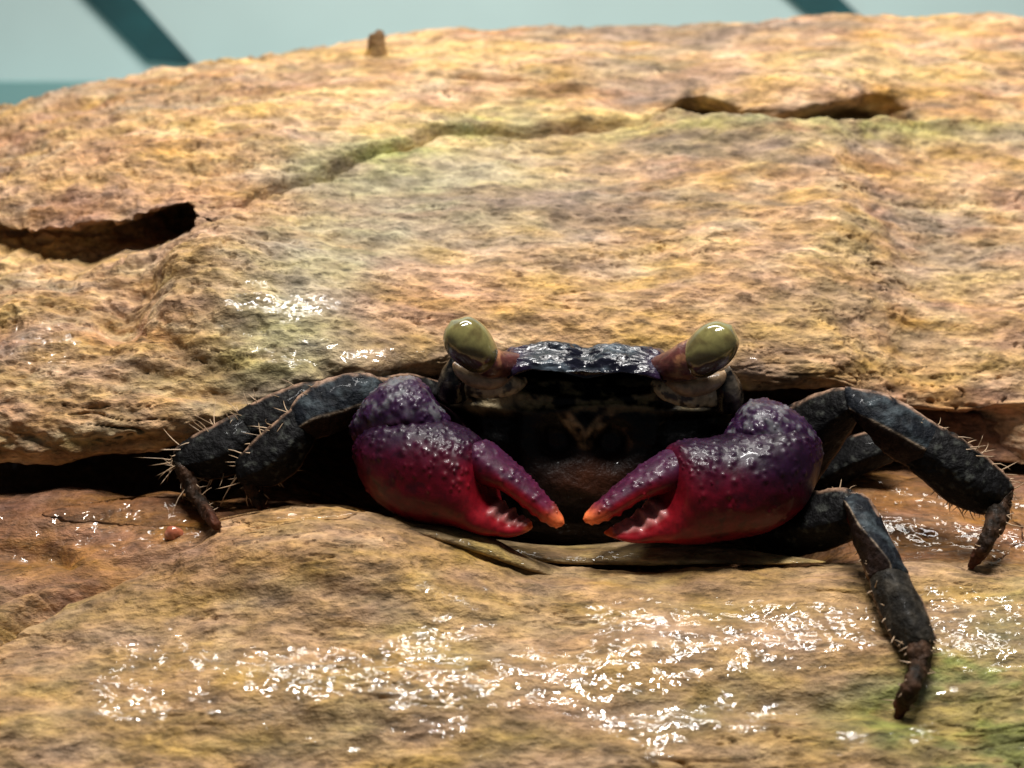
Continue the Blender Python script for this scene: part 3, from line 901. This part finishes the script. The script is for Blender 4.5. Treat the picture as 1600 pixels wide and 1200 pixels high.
def seg_paint(L, kind, seed):
    q = fbm(L.g, (7, 7, 7), 4, seed); q2 = fbm(L.g, (16, 16, 16), 2, seed + 1)
    c = np.broadcast_to(k_black * 1.3, L.g.shape).copy()
    if kind == 'blue':
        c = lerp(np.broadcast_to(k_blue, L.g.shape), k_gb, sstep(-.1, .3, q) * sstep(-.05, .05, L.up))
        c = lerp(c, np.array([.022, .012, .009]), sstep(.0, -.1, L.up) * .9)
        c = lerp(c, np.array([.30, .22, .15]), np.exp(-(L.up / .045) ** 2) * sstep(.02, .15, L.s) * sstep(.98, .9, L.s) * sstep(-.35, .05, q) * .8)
    elif kind == 'dark':
        c = lerp(c, np.array([.045, .047, .040]), sstep(.2, .42, q2) * .7)
    elif kind == 'grey':
        c = lerp(np.broadcast_to(np.array([.014, .0125, .0105]), L.g.shape), np.array([.042, .036, .028]), sstep(-.2, .3, q))
    elif kind == 'tip':
        c = lerp(np.broadcast_to(np.array([.014, .010, .007]), L.g.shape), np.array([.050, .026, .015]), sstep(-.2, .25, q))
        c = lerp(c, np.array([.075, .022, .011]), sstep(.55, .95, L.s) * .8)
    if kind != 'tip':
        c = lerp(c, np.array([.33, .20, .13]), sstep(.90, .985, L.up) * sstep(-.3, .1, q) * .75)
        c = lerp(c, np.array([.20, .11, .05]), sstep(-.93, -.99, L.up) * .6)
        c = lerp(c, np.array([.20, .03, .02]), (sstep(.955, .985, L.s)) * .6)
    return c

def make_leg(segs, hairs, seed):
    """segs: list of (name, tops, bots, thick, kind)"""
    root = None
    rg = np.random.default_rng(int(seed))
    HL = []
    for k, (nm, t, b, th, kind) in enumerate(segs):
        t = np.array(t, float); b = np.array(b, float)
        if kind != 'tip' and nm != 'walking_leg':
            mid = (t + b) / 2; t[:, :2] = mid[:, :2] + (t - mid)[:, :2] * 1.16; b[:, :2] = mid[:, :2] + (b - mid)[:, :2] * 1.16
        L = Loft(t, b, th, 110, 96, 1.45 if kind != 'tip' else 1.8)
        L.displace((.016 if kind != 'tip' else .03) * fbm(L.g, (6, 6, 6) if kind != 'tip' else (11, 11, 11), 3, seed + k) + granules(L, 60, .02, .008, None, int(seed) + k))
        c = seg_paint(L, kind, seed + 20 + k)
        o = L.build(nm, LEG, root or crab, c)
        if root is None:
            root = o
            pass
        # bristles on this segment
        for (seg, side, n, s0, s1, ln) in hairs:
            if seg != k:
                continue
            for _ in range(n):
                s = rg.uniform(s0, s1)
                i = int(s * (L.nv - 1))
                cand = np.where(np.abs(L.up[i] - side) < .25)[0]
                j = rg.choice(cand)
                p, nn = L.g[i, j], L.n[i, j]
                tan = L.g[min(i + 1, L.nv - 1)].mean(0) - L.g[max(i - 1, 0)].mean(0)
                tan /= np.linalg.norm(tan)
                d = nn + tan * rg.uniform(.1, .8) + rg.normal(size=3) * .40
                HL.append((p - nn * .01, d, ln * rg.uniform(.35, 1.5), rg.uniform(.0040, .0075), rg.normal(size=3) * .22))
    if HL:
        hair_mesh(HL, root)
    return root

ptip, _ = surf(1404, 1122, 2.5, 8)
yB = ptip[1]
# front leg on the right, foot on the log's face
make_leg([
    ('walking_leg', [(1150, 800, .2), (1200, 786, .0), (1260, 770, -.2), (1315, 762, -.42), (1338, 772, -.52)],
     [(1150, 850, .2), (1190, 868, .0), (1250, 870, -.2), (1320, 850, -.42), (1345, 830, -.52)], [.18, .24, .25, .2, .12], 'dark'),
    ('lower_joint', [(1336, 772, -.50), (1354, 780, -.62), (1376, 815, -.78), (1398, 862, -.95), (1413, 893, -1.05), (1412, 902, -1.08)],
     [(1330, 796, -.50), (1334, 812, -.62), (1340, 850, -.78), (1350, 880, -.95), (1358, 898, -1.05), (1362, 906, -1.08)], [.08, .15, .19, .19, .17, .1], 'blue'),
    ('foot_segment', [(1408, 890, -1.04), (1416, 902, -1.10), (1434, 938, -1.25), (1450, 976, -1.42), (1458, 1002, -1.52), (1452, 1016, -1.56)],
     [(1360, 894, -1.04), (1362, 912, -1.10), (1376, 952, -1.25), (1394, 992, -1.42), (1410, 1014, -1.52), (1420, 1022, -1.56)], [.1, .15, .18, .17, .13, .06], 'grey'),
    ('claw_tip', [(1452, 1000, -1.52), (1457, 1014, -1.58), (1452, 1042, -1.66), (1438, 1074, yB - .06), (1422, 1102, yB - .02), (1406, 1124, yB + .01)],
     [(1414, 1008, -1.52), (1418, 1022, -1.58), (1422, 1044, -1.66), (1410, 1068, yB - .06), (1400, 1096, yB - .02), (1398, 1120, yB + .01)], [.08, .1, .09, .08, .06, .01], 'tip'),
], [(0, 1, 8, .3, .95, .06), (1, -1, 10, .3, .95, .06), (2, -1, 14, .2, 1, .07), (2, 1, 12, .2, 1, .07), (3, 1, 12, .1, .9, .08), (3, -1, 12, .1, .9, .06)], 110.)
ptA, _ = surf(1518, 888, 5, 10.5)
yA = ptA[1]
# raised leg on the right
make_leg([
    ('walking_leg', [(1180, 690, .75), (1210, 650, .55), (1260, 620, .35), (1305, 606, .18), (1330, 609, .1), (1338, 618, .08)],
     [(1240, 790, .75), (1268, 766, .55), (1300, 720, .35), (1328, 678, .18), (1342, 652, .1), (1344, 640, .08)], [.2, .24, .24, .18, .13, .05], 'dark'),
    ('lower_joint', [(1322, 606, .1), (1345, 611, .05), (1385, 622, -.02), (1428, 646, -.08), (1462, 668, -.12), (1472, 676, -.14)],
     [(1334, 640, .1), (1348, 662, .05), (1372, 690, -.02), (1400, 712, -.08), (1428, 728, -.12), (1442, 734, -.14)], [.07, .16, .19, .19, .16, .1], 'blue'),
    ('foot_segment', [(1452, 662, -.11), (1472, 674, -.14), (1510, 698, -.18), (1548, 728, -.22), (1574, 752, -.26), (1582, 768, -.28)],
     [(1414, 716, -.11), (1430, 734, -.14), (1466, 764, -.18), (1500, 788, -.22), (1536, 800, -.26), (1560, 796, -.28)], [.1, .16, .19, .18, .13, .05], 'dark'),
    ('claw_tip', [(1582, 762, -.26), (1580, 784, -.27), (1572, 812, (yA - .27) / 2 - .05), (1556, 842, yA - .06), (1538, 868, yA - .03), (1520, 888, yA)],
     [(1546, 786, -.26), (1544, 800, -.27), (1538, 822, (yA - .27) / 2 - .05), (1528, 846, yA - .06), (1520, 868, yA - .03), (1512, 886, yA)], [.09, .11, .1, .08, .06, .01], 'tip'),
], [(1, 1, 5, .4, 1, .08), (2, 1, 22, .1, 1, .13), (2, -1, 34, .35, 1, .09), (3, 1, 14, .0, .8, .10), (3, -1, 10, .1, .8, .06)], 130.)
# dark leg behind the raised one
make_leg([
    ('walking_leg', [(1230, 740, 1.0), (1290, 704, .9), (1345, 676, .8), (1376, 674, .75), (1398, 686, .72), (1408, 704, .7)],
     [(1230, 790, 1.0), (1290, 770, .9), (1345, 744, .8), (1380, 728, .75), (1400, 718, .72), (1408, 712, .7)], [.15, .2, .2, .16, .1, .03], 'dark'),
], [(0, 1, 6, .5, .95, .05)], 150.)
ptD, _ = surf(418, 806, 6.0, 10.5)
# front leg on the left
make_leg([
    ('walking_leg', [(660, 600, .5), (620, 592, .4), (590, 590, .25), (572, 594, .18)],
     [(660, 700, .5), (620, 690, .4), (585, 660, .25), (570, 640, .18)], [.2, .22, .2, .1], 'dark'),
    ('lower_joint', [(600, 598, .2), (578, 589, .16), (545, 590, .12), (505, 600, .06), (470, 622, .0), (452, 648, -.04), (450, 658, -.05)],
     [(596, 622, .2), (566, 650, .16), (530, 668, .12), (505, 676, .06), (492, 680, .0), (478, 682, -.04), (468, 676, -.05)], [.06, .15, .19, .2, .18, .13, .05], 'blue'),
    ('foot_segment', [(462, 640, -.03), (448, 650, -.05), (420, 674, -.08), (392, 700, -.11), (372, 722, -.13), (369, 738, -.13)],
     [(490, 684, -.03), (478, 706, -.05), (458, 734, -.08), (430, 752, -.11), (398, 756, -.13), (380, 750, -.13)], [.1, .16, .19, .18, .13, .05], 'dark'),
    ('claw_tip', [(374, 724, -.12), (376, 746, -.10), (388, 770, -.07), (402, 790, -.05), (412, 806, ptD[1])],
     [(406, 742, -.12), (404, 754, -.10), (410, 772, -.07), (418, 790, -.05), (420, 806, ptD[1])], [.08, .1, .09, .07, .02], 'tip'),
], [(1, 1, 6, .5, 1, .08), (2, 1, 16, .05, .9, .15), (2, -1, 8, .2, .95, .08), (3, 1, 9, .0, .5, .2), (3, -1, 8, .1, .9, .08)], 170.)
ptE, _ = surf(338, 826, 5.0, 10.5)
yE = ptE[1]
# rear leg on the left
make_leg([
    ('walking_leg', [(720, 612, .9), (680, 594, .8), (640, 584, .65), (590, 588, .5), (540, 597, .4)],
     [(720, 660, .9), (680, 640, .8), (640, 630, .65), (590, 640, .5), (540, 640, .4)], [.16, .18, .18, .16, .08], 'dark'),
    ('lower_joint', [(560, 600, .4), (520, 600, .36), (470, 604, .3), (420, 622, .22), (380, 644, .16), (362, 660, .12)],
     [(550, 650, .4), (510, 660, .36), (470, 668, .3), (430, 686, .22), (400, 698, .16), (384, 700, .12)], [.08, .16, .17, .17, .15, .07], 'dark'),
    ('foot_segment', [(388, 644, .16), (370, 652, .13), (335, 668, .08), (300, 688, .04), (276, 706, .0), (270, 722, -.01)],
     [(410, 694, .16), (398, 716, .13), (370, 734, .08), (336, 744, .04), (300, 742, .0), (282, 734, -.01)], [.09, .15, .18, .17, .12, .05], 'dark'),
    ('claw_tip', [(270, 712, .0), (272, 732, -.03), (288, 764, -.1), (308, 796, -.2), (326, 816, yE - .03), (338, 828, yE)],
     [(304, 722, .0), (304, 738, -.03), (312, 762, -.1), (328, 790, -.2), (340, 812, yE - .03), (346, 826, yE)], [.08, .1, .09, .08, .06, .015], 'tip'),
], [(1, 1, 12, .4, 1, .10), (2, 1, 20, .1, 1, .16), (3, 1, 12, .0, .5, .2), (3, -1, 12, .1, .9, .08), (2, -1, 8, .5, 1, .1)], 190.)
